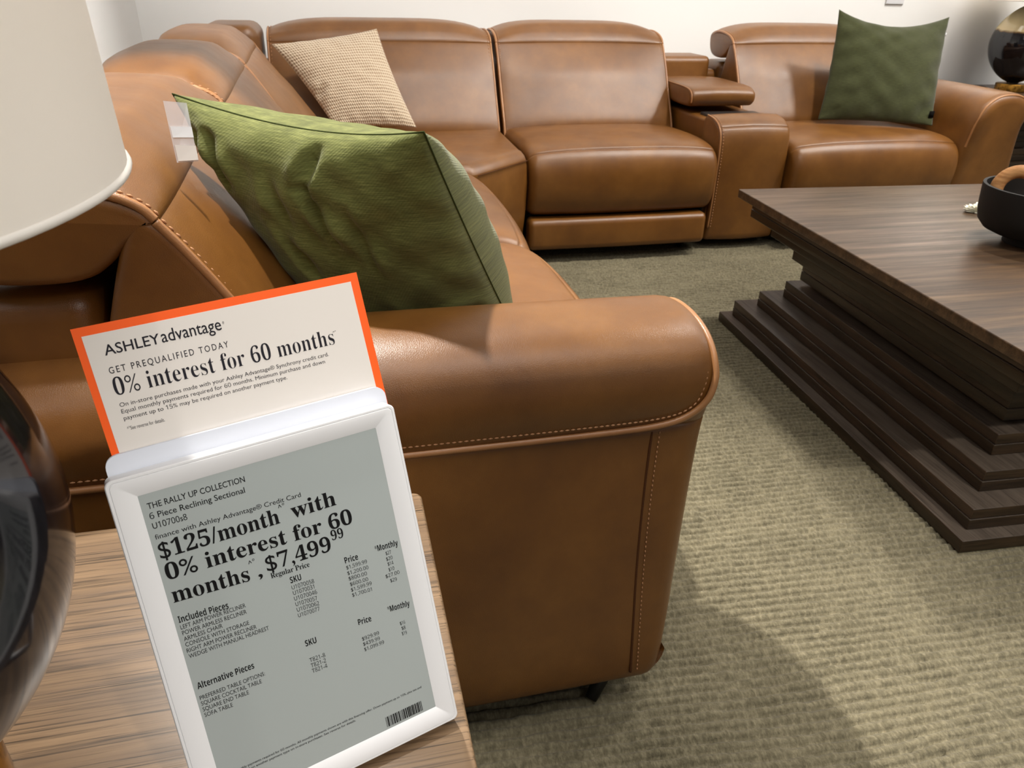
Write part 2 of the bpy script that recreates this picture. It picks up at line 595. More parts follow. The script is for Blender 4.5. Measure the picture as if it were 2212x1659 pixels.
def backrest(t, T, x0, x1, detail=True, ends=(1, 1)):
    R = .013
    P = outline(BACK, 2); Ph = outline(HEAD, 2)
    m = MB(); cushion(m, P, x0, x1, R, T, nx=22, crown=back_crown)
    b = m.build('backrest', LEATHER, t, True, 42)
    m = MB(); cushion(m, Ph, x0, x1, R, T, nx=24, crown=head_crown)
    h = m.build('headrest', LEATHER, t, True, 42)
    # welt and topstitching along both side edges of the front face and over the headrest
    front = [(.474,.42),(.492,.47),(.535,.54),(.578,.612),(.622,.69),(.660,.748),(.686,.783)]
    top = [(.686,.785),(.698,.801),(.730,.817),(.78,.828),(.83,.832),(.875,.829),(.902,.816)]
    front, top = chaikin(front, 2, False), chaikin(top, 2, False)
    for end, xe, s in ((0, x0, 1), (1, x1, -1)):
        if not ends[end]: continue
        for parent, path in ((b, front), (h, top)):
            nrm = []
            for i in range(len(path)):
                a, c = path[max(0, i-1)], path[min(len(path)-1, i+1)]
                tt = (c - a)/np.linalg.norm(c - a); nrm.append(np.array([-tt[1], tt[0]]))
            line = [T(xe + s*.005, *(p - n*.0030)) for p, n in zip(path, nrm)]
            tube(MB(), line, .0056 if detail == 1 else .0046, 8).build('piping', PIPING, parent)
            if detail:
                row = [T(xe + s*.0165, *(p + n*.0008)) for p, n in zip(path, nrm)]
                stitches(MB(), row, .0105 if detail == 1 else .016, .007, .0013).build('stitching', THREAD, parent)
    return b, h

def T_back(x, d, z): return (x, 2.87 + d, z)
def T_left(x, d, z): return (.49 - d - .02*max(0., x - .9)*min(1., max(0., (d - .4)/.2)), x, z)

# --- left row: recliner nearest the camera, with the broad arm
ARM = [(.02,.05),(.0,.06),(.012,.14),(.04,.26),(.068,.39),(.082,.474),(.074,.508),(.075,.545),(.09,.577),(.12,.600),(.165,.611),(.22,.611),(.265,.600),(.305,.574),(.332,.535),(.345,.48),(.35,.30),(.35,.06),(.33,.05)]
ARM_SEAM = (.080,.474)

def arm(t, T, sz=1.0, detail=True):
    P = outline(ARM, 2, [ARM_SEAM], .003)
    outer = sorted([(p[1], p[0]) for p in P if p[0] < .2 and p[1] < .60])
    def side_c(z): return float(np.interp(z, [o[0] for o in outer], [o[1] for o in outer]))
    def TA(x, c, z):
        z = z*sz if z > .3 else z
        return T(x + .14*max(0., .55 - z)*max(0., 1 - x/.5), c, z)
    m = MB(); cushion(m, P, 0, .99, .040, TA, nx=22, crown=lambda u, p, n: .004*(1-u*u) if p[1] > .5 else .004*(1-u*u)*max(0, -n[0]), R1=.03)
    a = m.build('arm', LEATHER, t)
    # welt: along the outer side below the pad, then up and over the front rim
    R = .040
    def ins(x): return R - math.sqrt(max(0, R*R - max(0, R - x)**2)) if x < R else 0
    side = [(.985,.0815,.474),(.6,.0815,.474),(.3,.0815,.474),(.16,.0815,.475),(.10,.081,.477),(.06,.0795,.484),(.035,.077,.500),(.022,.0765,.520),(.0175,.080,.545)]
    over = [(.0165,.094,.571),(.0165,.123,.592),(.0165,.166,.602),(.0165,.219,.602),(.0165,.262,.592),(.0165,.299,.567),(.0165,.325,.531),(.0165,.337,.48),(.0165,.340,.40)]
    path = chaikin([np.array(p) for p in side + over], 3, False)
    tube(MB(), [TA(x, c - .0038*max(0., min(1., (.56 - z)/.04)) - .001, z) for x, c, z in path], .0050, 10).build('piping', PIPING, a)
    if detail:
        k = [(x + (.0 if z < .49 else .014), c, z) for x, c, z in path]
        row = []
        for (x, c, z) in path:
            if c > .29: break
            s = max(0., min(1., (z - .474)/.05))
            row.append(TA(x + .013*s, (side_c(z + .0135) - .0045)*(1-s) + (c - .002)*s, z + .0135*(1-s) + .003*s))
        stitches(MB(), row, .0082, .0058, .0010).build('stitching', THREAD, a)
        # upright seam on the outer panel with its own fine stitching
        seam = [(.095 + .0, .080, .468), (.093,.068,.39), (.088,.040,.26), (.078,.012,.14), (.07,.001,.075)]
        seam = chaikin([np.array(p) for p in seam], 2, False)
        tube(MB(), [TA(x, c - .0005, z) for x, c, z in seam], .0022, 6).build('seam', SEAM_DARK, a)
        stitches(MB(), [TA(x - .012, c - .0022, z) for x, c, z in seam], .0075, .0045, .0008).build('stitching', THREAD, a)
    return a


t = thing('power_recliner', (.0, 1.3, 0), 'leather recliner with a broad rolled arm directly behind the price sign', 'recliner', None)
base_frame(t, T_left, .99, 1.80, .775, .925)
seat_and_footrest(t, T_left, 1.105, 1.800)
backrest(t, T_left, .897, 1.795, detail=1)
def T_near_arm(d, c, z): return (.515 - d, .763 + c, z)
arm(t, T_near_arm, 1.0, True)
m = MB(); tube(m, [(.385, .82, .055), (.36, .805, .03), (.335, .785, .001)], lambda s: .017 - .007*s, n=12)
m.build('foot', BLACK_PLASTIC, t)

# --- left row: armless recliner
t2 = thing('armless_recliner', (.0, 2.2, 0), 'armless leather recliner between the corner wedge and the recliner behind the price sign', 'recliner')
base_frame(t2, T_left, 1.82, 2.62)
seat_and_footrest(t2, T_left, 1.806, 2.625)
backrest(t2, T_left, 1.803, 2.608, detail=2)

# --- corner wedge
t3 = thing('corner_wedge', (.1, 3.2, 0), 'leather corner wedge seat joining the two sofa rows, under the beige knit pillow', 'corner seat')
def wedge_seat():
    prof = [(0.0, .05), (.0, .40), (-.006, .425), (-.022, .446), (-.05, .458)]
    ring = [(-.25, 2.645), (.472, 2.645), (.500, 2.655), (.738, 2.885), (.742, 2.91), (.742, 3.45), (-.25, 3.45)]
    ring = [np.array(p) for p in ring]
    c = np.array([.25, 3.1])
    m = MB(); V = []; F = []
    n = len(ring)
    for off, z in [(.035, .05), (.012, .10), (0, .22), (-.004, .33), (0, .395), (.004, .412), (.0035, .415), (.0045, .418), (.012, .432), (.028, .447), (.045, .452)]:
        for i in range(n):
            a, b = ring[i-1], ring[(i+1) % n]
            t_ = b - a; t_ /= np.linalg.norm(t_)
            nn = np.array([-t_[1], t_[0]])
            q = ring[i] + nn*off
            V.append((q[0], q[1], z))
    L = len(V)//n
    for k in range(L-1):
        for i in range(n):
            F.append((k*n+i, k*n+(i+1) % n, (k+1)*n+(i+1) % n, (k+1)*n+i))
    F.append(tuple(range(n-1, -1, -1)))
    F.append(tuple((L-1)*n + i for i in range(n)))
    m.add(V, F)
    o = m.build('seat_cushion', LEATHER, t3, True, 35)
    return o
ws = wedge_seat()
tube(MB(), [(.503, 2.652, .4145), (.74, 2.883, .4145)], .0018, 6).build('seam', SEAM_DARK, ws)
rbox(MB(), -.49, .46, 2.95, 3.85, .03, .22, .012).build('base_frame', BLACK_CLOTH, t3)
# back along the wall, and the shorter back that closes the left row
backrest(t3, T_back, -.215, .735, detail=2)
backrest(t3, T_left, 2.628, 3.36, detail=0)
# filler cushion in the corner itself
m = MB(); rbox(m, -.46, -.235, 3.385, 3.80, .30, .852, .05, nx=6); m.build('corner_filler', LEATHER, t3)
rbox(MB(), -.51, .735, 3.67, 3.87, .045, .695, .035, nx=2).build('back_shell', LEATHER, t3)
rbox(MB(), -.51, -.31, 2.64, 3.68, .045, .695, .035, nx=2).build('back_shell', LEATHER, t3)

# --- back row: armless recliner
t4 = thing('armless_recliner', (1.15, 3.3, 0), 'armless leather recliner with a footrest bar, between the corner wedge and the storage console', 'recliner')
base_frame(t4, T_back, .752, 1.545)
seat_and_footrest(t4, T_back, .748, 1.552)
backrest(t4, T_back, .750, 1.545, detail=1)

# --- storage console
t5 = thing('storage_console', (1.72, 3.4, 0), 'narrow leather storage console with a padded lid, between two recliners', 'console')
CF = [(.23,.035),(.07,.035),(.062,.065),(.052,.25),(.050,.42),(.058,.487),(.085,.522),(.13,.540),(.185,.546),(.215,.538),(.23,.51)]
def c_crown(u, p, n): return .006*(1-u*u)*max(0, n[1]) + .012*(1-u*u)*max(0, -n[0])
m = MB(); cushion(m, outline(CF, 2, [(.075,.512)], .003), 1.562, 1.888, .016, T_back, nx=12, crown=c_crown); cf = m.build('front_panel', LEATHER, t5)
edge = chaikin([np.array(p) for p in [(.055,.10),(.047,.25),(.045,.42),(.054,.488),(.083,.523),(.13,.541),(.19,.546)]], 2, False)
tube(MB(), [T_back(1.566, d + .002, z - .002) for d, z in edge], .0035, 8).build('piping', PIPING, cf)
stitches(MB(), [T_back(1.577, d - .0005, z + .001) for d, z in edge], .012, .007, .0012).build('stitching', THREAD, cf)
m = MB(); rbox(m, 1.565, 1.885, 3.085, 3.66, .06, .525, .012, nx=2); m.build('storage_box', LEATHER, t5)
m = MB(); rbox(m, 1.60, 1.86, 3.115, 3.21, .515, .536, .006, nx=2); m.build('cup_holder_tray', Mat('smoky_plastic', (48,44,42), .35, .4).m, t5)
PAD = [(.345,.565),(.335,.590),(.342,.612),(.365,.628),(.42,.634),(.60,.636),(.75,.634),(.775,.62),(.775,.575),(.76,.555),(.55,.550),(.37,.550)]
m = MB(); cushion(m, outline(PAD, 2), 1.548, 1.862, .020, T_back, nx=12, crown=lambda u, p, n: .006*(1-u*u)*max(0, n[1])); pad = m.build('padded_lid', LEATHER, t5)
e = chaikin([np.array(p) for p in [(.337,.575),(.335,.590),(.342,.612),(.365,.626),(.42,.632),(.60,.634)]], 2, False)
tube(MB(), [T_back(1.5525, d + .003, z - .003) for d, z in e], .0032, 8).build('piping', PIPING, pad)
m = MB(); cushion(m, rect_outline(.775, 1.0, .06, .722, .03), 1.552, 1.838, .02, T_back, nx=4); m.build('back_block', LEATHER, t5)
m = MB(); cushion(m, rect_outline(.80, .98, .06, .66, .03), 1.80, 1.885, .01, T_back, nx=2); m.build('back_block', LEATHER, t5)
rbox(MB(), 1.585, 1.875, 3.03, 3.80, .004, .07, .004).build('plinth', BLACK_PLASTIC, t5)

# --- back row: recliner with the right arm
t6 = thing('power_recliner', (2.35, 3.3, 0), 'leather recliner with a flared arm near the round lamp, carrying the dark green pillow', 'recliner')
base_frame(t6, T_back, 1.90, 2.74)
seat_and_footrest(t6, T_back, 1.893, 2.715)
backrest(t6, T_back, 1.895, 2.715, detail=1)
def T_right_arm(d, c, z): return (3.05 - c, 2.835 + d, z)
arm(t6, T_right_arm, 1.06, False)

# ------------------------------------------------------------------ pillows
def pillow(name, corners, H, mat, label, group=None, concave=.05, seam=None, creases=(), n=56, seed=1, wr=.006, back=1.0, puff=.62):
    """corners: top-left, top-right, bottom-right, bottom-left as seen from the front"""
    TL, TR, BR, BL = [np.array(c, float) for c in corners]
    g = np.random.default_rng(seed)
    ex, ey = TR - TL, BL - TL
    N = np.cross(ey, ex); N = N/np.linalg.norm(N)
    ctr = (TL + TR + BR + BL)/4
    if N @ (np.array([0, 0, 1.03]) - ctr) < 0: N = -N
    W, L = np.linalg.norm(ex), np.linalg.norm(ey)
    kx = g.uniform(8, 22, 14); ky = g.uniform(8, 22, 14); ph = g.uniform(0, 6.28, 14)
    def base(u, v):
        cu, cv = concave if isinstance(concave, tuple) else (concave, concave)
        if v > .5 and isinstance(concave, tuple): cv *= .12
        U = .5 + (u - .5)*(1 - cu*(1 - (2*v-1)**2)*abs(2*u-1)**1.2)
        Vv = .5 + (v - .5)*(1 - cv*(1 - (2*u-1)**2)*abs(2*v-1)**1.2)
        return (TL*(1-U) + TR*U)*(1-Vv) + (BL*(1-U) + BR*U)*Vv
    def height(u, v, side):
        a = max(0, 1 - abs(2*u-1)**2.3); b = max(0, 1 - abs(2*v-1)**2.3)
        h = H*(a**puff)*(b**puff)*(1 if side > 0 else back)
        edge = 1 - min(1, min(u, 1-u, v, 1-v)/.28)
        w = 0
        for i in range(14):
            w += math.sin(kx[i]*u*1.5 + ph[i])*math.cos(ky[i]*v*1.5 + 2*ph[i] + side)
        h += wr*w/5*(a*b)**.4
        # gathers running in from the seams
        h += wr*.9*edge*(a*b)**.3*(math.sin(34*u + ph[0] + 5*v) * (1 if min(v,1-v) < min(u,1-u) else 0) + math.sin(36*v + ph[1] + 4*u)*(1 if min(u,1-u) <= min(v,1-v) else 0))
        for (u0, v0, u1, v1, wd, dp) in creases if side > 0 else ():
            dx, dy = u1-u0, v1-v0; t = max(0, min(1, ((u-u0)*dx + (v-v0)*dy)/(dx*dx+dy*dy)))
            d2 = (u-u0-dx*t)**2 + (v-v0-dy*t)**2
            h -= dp*math.exp(-d2/wd**2)*math.sin(PI*(.12+.76*t)) - .55*dp*math.exp(-(math.sqrt(d2)-1.9*wd)**2/wd**2)*math.sin(PI*(.12+.76*t))
        return h*side
    V = []; UV = []; F = []
    idx = {}
    for side in (1, -1):
        for i in range(n+1):
            for j in range(n+1):
                bd = i in (0, n) or j in (0, n)
                if bd and (i, j, 1) in idx:
                    idx[(i, j, -1)] = idx[(i, j, 1)]; continue
                u = .5 - .5*math.cos(PI*(i/n)*.96 + PI*.02); u = (u - .5)/(math.cos(PI*.02)) + .5
                v = .5 - .5*math.cos(PI*(j/n)*.96 + PI*.02); v = (v - .5)/(math.cos(PI*.02)) + .5
                u = min(1, max(0, u*.55 + .45*i/n)); v = min(1, max(0, v*.55 + .45*j/n))
                p = base(u, v) + N*(0 if bd else height(u, v, side))
                idx[(i, j, side)] = len(V); V.append(p); UV.append((u*W, v*L))
        for i in range(n):
            for j in range(n):
                q = (idx[(i,j,side)], idx[(i+1,j,side)], idx[(i+1,j+1,side)], idx[(i,j+1,side)])
                F.append(q if side < 0 else q[::-1])
    low = min(V, key=lambda p: p[2])
    t = thing(name, tuple(ctr*[1,1,0] + np.array([0,0,float(low[2])])), label, 'pillow', group)
    m = MB(); m.add(V, F)
    c = m.build('cover', mat, t)
    me = c.data
    uvl = me.uv_layers.new(name='UVMap')
    for lp in me.loops: uvl.data[lp.index].uv = UV[lp.vertex_index]
    if seam is not None:
        ringp = [V[idx[(i,0,1)]] for i in range(n)] + [V[idx[(n,j,1)]] for j in range(n)] + [V[idx[(i,n,1)]] for i in range(n,0,-1)] + [V[idx[(0,j,1)]] for j in range(n,0,-1)]
        tube(MB(), ringp, .0014, 6, True).build('seam', seam, c)
    return t, N, base

PILLOW_NEAR = [(-.210, 1.215, .877), (.119, 1.0, .856), (.292, 1.19, .478), (-.025, 1.115, .555)]
pillow('throw_pillow', PILLOW_NEAR, .085, GREEN, 'large olive green linen pillow standing behind the broad sofa arm and price sign', None, (.02, .13), GREEN_SEAM,
       creases=[(.60,.05,.50,.24,.022,.018),(.50,.24,.52,.46,.02,.016),(.15,.10,.12,.30,.022,.018),(.07,.12,.06,.26,.018,.014),(.37,.20,.33,.46,.03,.011),(.93,.80,.66,.95,.030,.020),(.64,.30,.62,.60,.02,.009),(.28,.4,.30,.7,.03,.008)], seed=4, wr=.005, back=2.65, puff=.5)
pillow('throw_pillow', [(-.185, 3.365, .786), (.228, 3.405, .842), (.352, 3.205, .490), (.03, 3.17, .50)], .062, KNIT,
       'beige waffle knit pillow leaning in the corner of the sectional', None, .05, None, creases=[(.02,.66,.16,.58,.03,.012)], seed=9, wr=.003)
t_gr, _, _ = pillow('throw_pillow', [(2.268, 3.33, .943), (2.845, 3.32, .920), (2.662, 3.035, .487), (2.195, 3.215, .492)], .075, GREEN_FAR,
       'dark olive green pillow standing on the recliner with the flared arm', None, (.05, .25), None, seed=12, wr=.006)
m = MB(); box(m, 2.640, 2.664, 3.045, 3.049, .520, .548); m.build('black_label', BLACK_CLOTH, t_gr)
m = MB(); box(m, 2.838, 2.850, 3.315, 3.3165, .838, .852); m.build('price_tag', WHITE_PLASTIC, t_gr)

# clear sleeve with a folded price ticket, hanging from the near pillow's corner
t = thing('hang_tag', (-.19, 1.10, .80), 'clear plastic ticket sleeve hanging from a corner of the large green linen pillow', 'tag')
def quad_card(mb, p, th=.0012):
    p = [np.array(q, float) for q in p]
    nn = np.cross(p[1]-p[0], p[3]-p[0]); nn = nn/np.linalg.norm(nn)*th/2
    V = [q + nn for q in p] + [q - nn for q in p]
    return mb.add(V, [(0,1,2,3),(7,6,5,4),(0,4,5,1),(1,5,6,2),(2,6,7,3),(3,7,4,0)])
TAGQ = [(-.203, 1.10, .883), (-.175, 1.10, .880), (-.1667, 1.06, .8142), (-.1927, 1.06, .8132)]
quad_card(MB(), TAGQ).build('sleeve', CLEAR, t, False)
def lerpq(Q, u, v):
    Q = [np.array(q) for q in Q]
    return (Q[0]*(1-u)+Q[1]*u)*(1-v) + (Q[3]*(1-u)+Q[2]*u)*v
off = np.array([.004, -.004, .002])
quad_card(MB(), [lerpq(TAGQ, *w) + off*.4 for w in ((.03,.72),(.97,.74),(.97,.985),(.03,.985))], .001).build('ticket', PAPER, t, False)
quad_card(MB(), [lerpq(TAGQ, *w) + off*.3 for w in ((.03,.42),(.97,.42),(.97,.60),(.03,.60))], .001).build('fold', WHITE_PLASTIC, t, False)

# ------------------------------------------------------------------ coffee table
TX = np.array([math.cos(TABLE_ROT), -math.sin(TABLE_ROT)]); TY = np.array([math.sin(TABLE_ROT), math.cos(TABLE_ROT)])
FL = np.array([1.267, 2.197]); SIDE = 1.229
def stepped_table(t, F0, ax, ay, side_x, side_y, levels, top, topmat, mats):
    """square board tiers, stacked so that the pedestal waists in and flares out again"""
    def T(u, v, z):
        p = F0 + ax*u - ay*v
        return (p[0], p[1], z)
    for z0, z1, d, boards in levels:
        m = MB()
        h = (z1 - z0)/boards
        for k in range(boards):
            e = .0006*(k % 2)
            a, b = z0 + h*k + (.0007 if k else 0), z0 + h*(k+1) - .0007
            rbox(m, d + e, side_x - d - e, d + e, side_y - d - e, a, b, .0022, T=T)
        # the two faces that run the other way carry their own grain
        o = m.build('tier', mats, t, True, 40)
        zm = (z0 + z1)/2
        for p in o.data.polygons:
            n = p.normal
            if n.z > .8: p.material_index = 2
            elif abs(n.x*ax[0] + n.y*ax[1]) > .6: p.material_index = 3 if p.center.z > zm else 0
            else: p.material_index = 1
    m = MB(); rbox(m, -.001, side_x + .001, -.001, side_y + .001, top[0], top[1], .003, T=T)
    return m.build('tabletop', topmat, t, True, 40)
c = FL + TX*SIDE/2 - TY*SIDE/2
t = thing('coffee_table', (c[0], c[1], 0), 'square dark walnut coffee table on a stepped pedestal, in front of the sectional', 'coffee table')
LEV = [(0, .031, 0, 1), (.031, .084, .032, 2), (.084, .136, .0868, 2), (.136, .190, .1414, 2), (.190, .2035, .20, 1), (.2035, .263, .171, 2), (.263, .323, .145, 2), (.323, .373, .0886, 2), (.373, .424, .035, 2), (.424, .4275, .045, 1)]
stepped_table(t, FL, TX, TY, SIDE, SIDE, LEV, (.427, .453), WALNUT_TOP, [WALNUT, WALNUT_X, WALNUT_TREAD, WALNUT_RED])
TOPZ = .4535

# bowl, wooden chain, tissue
bc = np.array([1.754, 1.546])
t = thing('pedestal_bowl', (bc[0], bc[1], TOPZ), 'black turned wooden bowl on a short foot standing on the coffee table', 'bowl')
prof = [(.0, TOPZ), (.067, TOPZ), (.068, TOPZ+.003), (.064, TOPZ+.016), (.066, TOPZ+.021), (.098, TOPZ+.024), (.122, TOPZ+.034), (.138, TOPZ+.052), (.1445, TOPZ+.078), (.147, TOPZ+.110), (.149, TOPZ+.138), (.1485, TOPZ+.1425), (.141, TOPZ+.1428), (.137, TOPZ+.11), (.132, TOPZ+.075), (.115, TOPZ+.05), (.09, TOPZ+.04), (.0, TOPZ+.036)]
lathe(MB(), prof, bc[0], bc[1], 72).build('bowl', MATTE_BLACK, t, True, 50)
t = thing('wooden_chain', (bc[0], bc[1], TOPZ+.055), 'chain of thick natural wood links lying in the black bowl', 'decor')
def link(center, R, r, normal, spin=0):
    m = MB(); Nn = Vector(normal).normalized(); a = Nn.orthogonal().normalized(); b = Nn.cross(a)
    path = []
    for k in range(40):
        q = 2*PI*k/40
        path.append(Vector(center) + a*(R*math.cos(q)) + b*(R*math.sin(q)))
    tube(m, path, r, 14, True)
    return m
link((bc[0]-.045, bc[1]+.050, TOPZ+.126), .0475, .0165, (-.70, -.65, .22)).build('link', TANWOOD, t)
link((bc[0]+.010, bc[1]-.012, TOPZ+.096), .046, .0165, (.55, .35, .75)).build('link', TANWOOD, t)
link((bc[0]+.050, bc[1]+.016, TOPZ+.110), .046, .0165, (-.25, .9, .35)).build('link', TANWOOD, t)
t = thing('crumpled_tissue', (1.848, 1.838, TOPZ), 'crumpled white tissue lying on the coffee table beside the bowl', 'tissue')
bm = bmesh.new(); bmesh.ops.create_icosphere(bm, subdivisions=4, radius=1)
for v in bm.verts:
    p = v.co.copy(); k = 1 + .28*math.sin(7*p.x+1)*math.cos(9*p.y+2) + .18*math.sin(15*p.z+4*p.x) + .12*math.sin(23*p.y+3*p.z)
    v.co = Vector((p.x*.036*k, p.y*.020*k, max(-.0, (p.z+.75)*.0105*k)))
me = bpy.data.meshes.new('tissue'); bm.to_mesh(me); bm.free()
put('tissue', me, t, TISSUE)

# ------------------------------------------------------------------ end tables and lamps
def end_table(x0, x1, y0, y1, zt, label, near=True):
    t = thing('end_table', ((x0+x1)/2, (y0+y1)/2, 0), label, 'end table')
    def T(u, v, z): return (u, v, z)
    n = 5; prevs = []
    d = [0, .03, .08, .13, .16, .13, .08, .03]
    hs = np.linspace(0, zt - .028, 9)
    for k in range(8):
        m = MB(); h = (hs[k+1]-hs[k])/2
        for q in range(2):
            rbox(m, x0+d[k], x1-d[k], y0+d[k], y1-d[k], hs[k]+h*q+.0006, hs[k]+h*(q+1)-.0006, .002)
        m.build('tier', WALNUT_X, t, True, 40)
    # slab with softly rounded corners
    P = [np.array(p) for p in rect_outline(y0, y1, x0, x1, .010)]
    m = MB()
    V = []; F = []; L = 0
    for off, z in ((.003, zt-.028), (0, zt-.025), (0, zt-.003), (.0012, zt-.0008), (.003, zt)):
        for p in rect_outline(y0+off, y1-off, x0+off, x1-off, .010): V.append((p[1], p[0], z))
    k = len(V)//5
    for a in range(4):
        for i in range(k): F.append((a*k+i, a*k+(i+1) % k, (a+1)*k+(i+1) % k, (a+1)*k+i))
    F.append(tuple(range(k))); F.append(tuple(4*k+i for i in range(k)))
    m.add(V, F)
    m.build('tabletop', OAK_TOP if near else WALNUT_TOP, t, True, 40)
    return t
END_Z = .50
end_table(-.56, .0685, .10, .722, END_Z, 'brown wooden end table under the price sign, beside the broad sofa arm')
RT_Z = .55
end_table(3.33, 3.95, 3.42, 3.94, RT_Z, 'dark stepped end table behind the flared sofa arm, under the black and cream lamp', False)

def lamp(cx, cy, z0, label, band=.305, k=1.0):
    t = thing('table_lamp', (cx, cy, z0), label, 'lamp')
    kb = 1 + (k - 1)*2.6
    m = MB(); lathe(m, [(0, z0+.0005), (.0555*kb, z0+.0005), (.058*kb, z0+.003), (.058*kb, z0+.036), (.056*kb, z0+.0395), (0, z0+.0395)], cx, cy, 64)
    m.build('base', BRASS, t, True, 40)
    pr = []
    for i in range(61):
        s = -math.cos(PI*i/60)
        pr.append((max(.028, .1455*k*(1 - abs(s)**1.9)**.6), z0 + .040 + .1945*(s + 1)))
    top = z0 + .429
    pr += [(.030, top+.004), (.026, top+.016), (0, top+.016)]
    m = MB(); lathe(m, pr, cx, cy, 96); m.build('body', glaze(band, band + .015), t, True, 50)
    m = MB(); lathe(m, [(0, top+.016), (.011, top+.016), (.011, z0+.50), (.018, z0+.505), (.018, z0+.54), (0, z0+.54)], cx, cy, 24); m.build('socket', BRASS, t, True, 40)
    # drum shade: thin fabric wall with a folded rim, open at both ends
    zb, zt, Rb, Rt, w = z0+.4355, z0+.72, .221, .208, .003
    m = MB(); lathe(m, [(Rb, zb), (Rt, zt), (Rt-w, zt), (Rb-w, zb), (Rb, zb)], cx, cy, 96)
    sh = m.build('lamp_shade', SHADE, t, True, 50)
    m = MB(); tube(m, [(cx+Rb*math.cos(2*PI*k/96)*.999, cy+Rb*math.sin(2*PI*k/96)*.999, zb+.0018) for k in range(96)], .0022, 8, True)
    m.build('rim', SHADE, sh)
    m = MB()
    for k in range(3):
        a = 2*PI*k/3+.5
        tube(m, [(cx+.012*math.cos(a), cy+.012*math.sin(a), z0+.545), (cx+Rb*.955*math.cos(a), cy+Rb*.955*math.sin(a), z0+.56)], .0018, 6)
    m.build('spider', BRASS, t)
    m = MB(); lathe(m, [(0, z0+.54), (.014, z0+.545), (.027, z0+.572), (.028, z0+.59), (.018, z0+.612), (0, z0+.62)], cx, cy, 24); m.build('bulb', BULB, t)
    return t
lamp(-.324, .411, END_Z, 'table lamp with a white drum shade and dark body, standing beside the price sign', .40)
lamp(3.645, 3.66, RT_Z, 'table lamp with a round black and cream body, behind the flared sofa arm', .305, 1.14)
tr = thing('lamp_cord', (3.45, 3.72, RT_Z), 'thin grey lamp cord lying on the end table behind the flared sofa arm', 'cord')
tube(MB(), chaikin([np.array(p) for p in [(3.545,3.70,RT_Z+.004),(3.50,3.68,RT_Z+.02),(3.44,3.68,RT_Z+.028),(3.39,3.72,RT_Z+.020),(3.36,3.80,RT_Z+.004)]], 3, False), .003, 6).build('cord', CORD, tr)

# clear tag hanging behind the near lamp shade (only its lower edge is in the picture)

# ------------------------------------------------------------------ price sign and card
SO = np.array([-.1370, .4275, .7377]); SX = np.array([.9543, .2976, .0265]); SU = np.array([-.1214, .3051, .9446]); SN = np.array([.2730, -.9046, .3273])
SX /= np.linalg.norm(SX); SU -= SX*(SU@SX); SU /= np.linalg.norm(SU); SN = np.cross(SX, SU)
def TS(u, v, n): 
    p = SO + SX*u + SU*v + SN*n
    return (p[0], p[1], p[2])
base_pt = TS(.079, -.2465, -.006)
sign = thing('price_sign', (base_pt[0], base_pt[1], END_Z), 'white framed electronic price sign with a grey screen, standing on the brown end table', 'sign')
def rounded(u0, u1, v0, v1, r, n=6):
    return [(p[0], p[1]) for p in rect_outline(u0, u1, v0, v1, r, n)]
def frame_ring(mb, loops):
    """loops: list of (outline points, n) of equal length joined in order"""
    V = []; F = []
    k = len(loops[0][0])
    for pts, n in loops:
        for u, v in pts: V.append(TS(u, v, n))
    for a in range(len(loops)-1):
        for i in range(k): F.append((a*k+i, a*k+(i+1) % k, (a+1)*k+(i+1) % k, (a+1)*k+i))
    mb.add(V, F)
    return mb
fu0, fu1, fv0, fv1 = -.0165, .1745, -.2465, .0148
m = MB()
frame_ring(m, [(rounded(fu0+.001, fu1-.001, fv0+.001, fv1-.001, .004), -.0120), (rounded(fu0, fu1, fv0, fv1, .0045), -.0110), (rounded(fu0, fu1, fv0, fv1, .0045), .0022), (rounded(fu0+.0006, fu1-.0006, fv0+.0006, fv1-.0006, .0042), .0030),
               (rounded(fu0+.0018, fu1-.0018, fv0+.0018, fv1-.0018, .0036), .0030), (rounded(fu0+.0022, fu1-.0022, fv0+.0022, fv1-.0022, .0034), .0024), (rounded(fu0+.0026, fu1-.0026, fv0+.0026, fv1-.0026, .0032), .0032),
               (rounded(-.0075, .1660, -.2375, .0075, .0008), .0034), (rounded(-.0003, .1588, -.2303, .0003, .0004), .0004)])
fr = m.build('frame', WHITE_PLASTIC, sign, True, 28)
m = MB(); P = rounded(fu0+.002, fu1-.002, fv0+.002, fv1-.002, .004)
V = [TS(u, v, -.0119) for u, v in P]; m.add(V, [tuple(range(len(P)-1, -1, -1))]); m.build('back_cover', WHITE_PLASTIC, sign, False)
m = MB(); P = rounded(-.0006, .1591, -.2306, .0006, .0004)
frame_ring(m, [(P, -.004), (P, .0003)]); k = len(P)
m.add([TS(u, v, .0003) for u, v in P], [tuple(range(k))]); screen = m.build('screen', EINK, sign, False)
# plate behind, which holds the card
m = MB(); P = rounded(-.0135, .1752, -.05, .0268, .008)
frame_ring(m, [(P, -.0165), (P, -.0128)]); k = len(P)
m.add([TS(u, v, -.0128) for u, v in P], [tuple(range(k))]); m.add([TS(u, v, -.0165) for u, v in P], [tuple(range(k-1, -1, -1))])
m.build('holder_plate', WHITE_PLATE, sign, True, 30)
# foot that carries the sign from behind
m = MB()
a0, a1 = TS(.03, -.10, -.012), TS(.13, -.10, -.012); b0, b1 = TS(.03, -.2455, -.012), TS(.13, -.2455, -.012)
c0, c1 = (b0[0]-.028, b0[1]+.085, END_Z+.0045), (b1[0]-.028, b1[1]+.085, END_Z+.0045)
V = [a0, a1, c0, c1]; 
for s_ in (0, 1):
    A_, B_, C_ = (a0, b0, c0) if s_ == 0 else (a1, b1, c1)
    tube(m, [A_, C_], .004, 8); tube(m, [C_, (B_[0], B_[1]+.006, END_Z+.005)], .004, 8)
tube(m, [c0, c1], .004, 8); m.build('stand', WHITE_PLASTIC, sign)

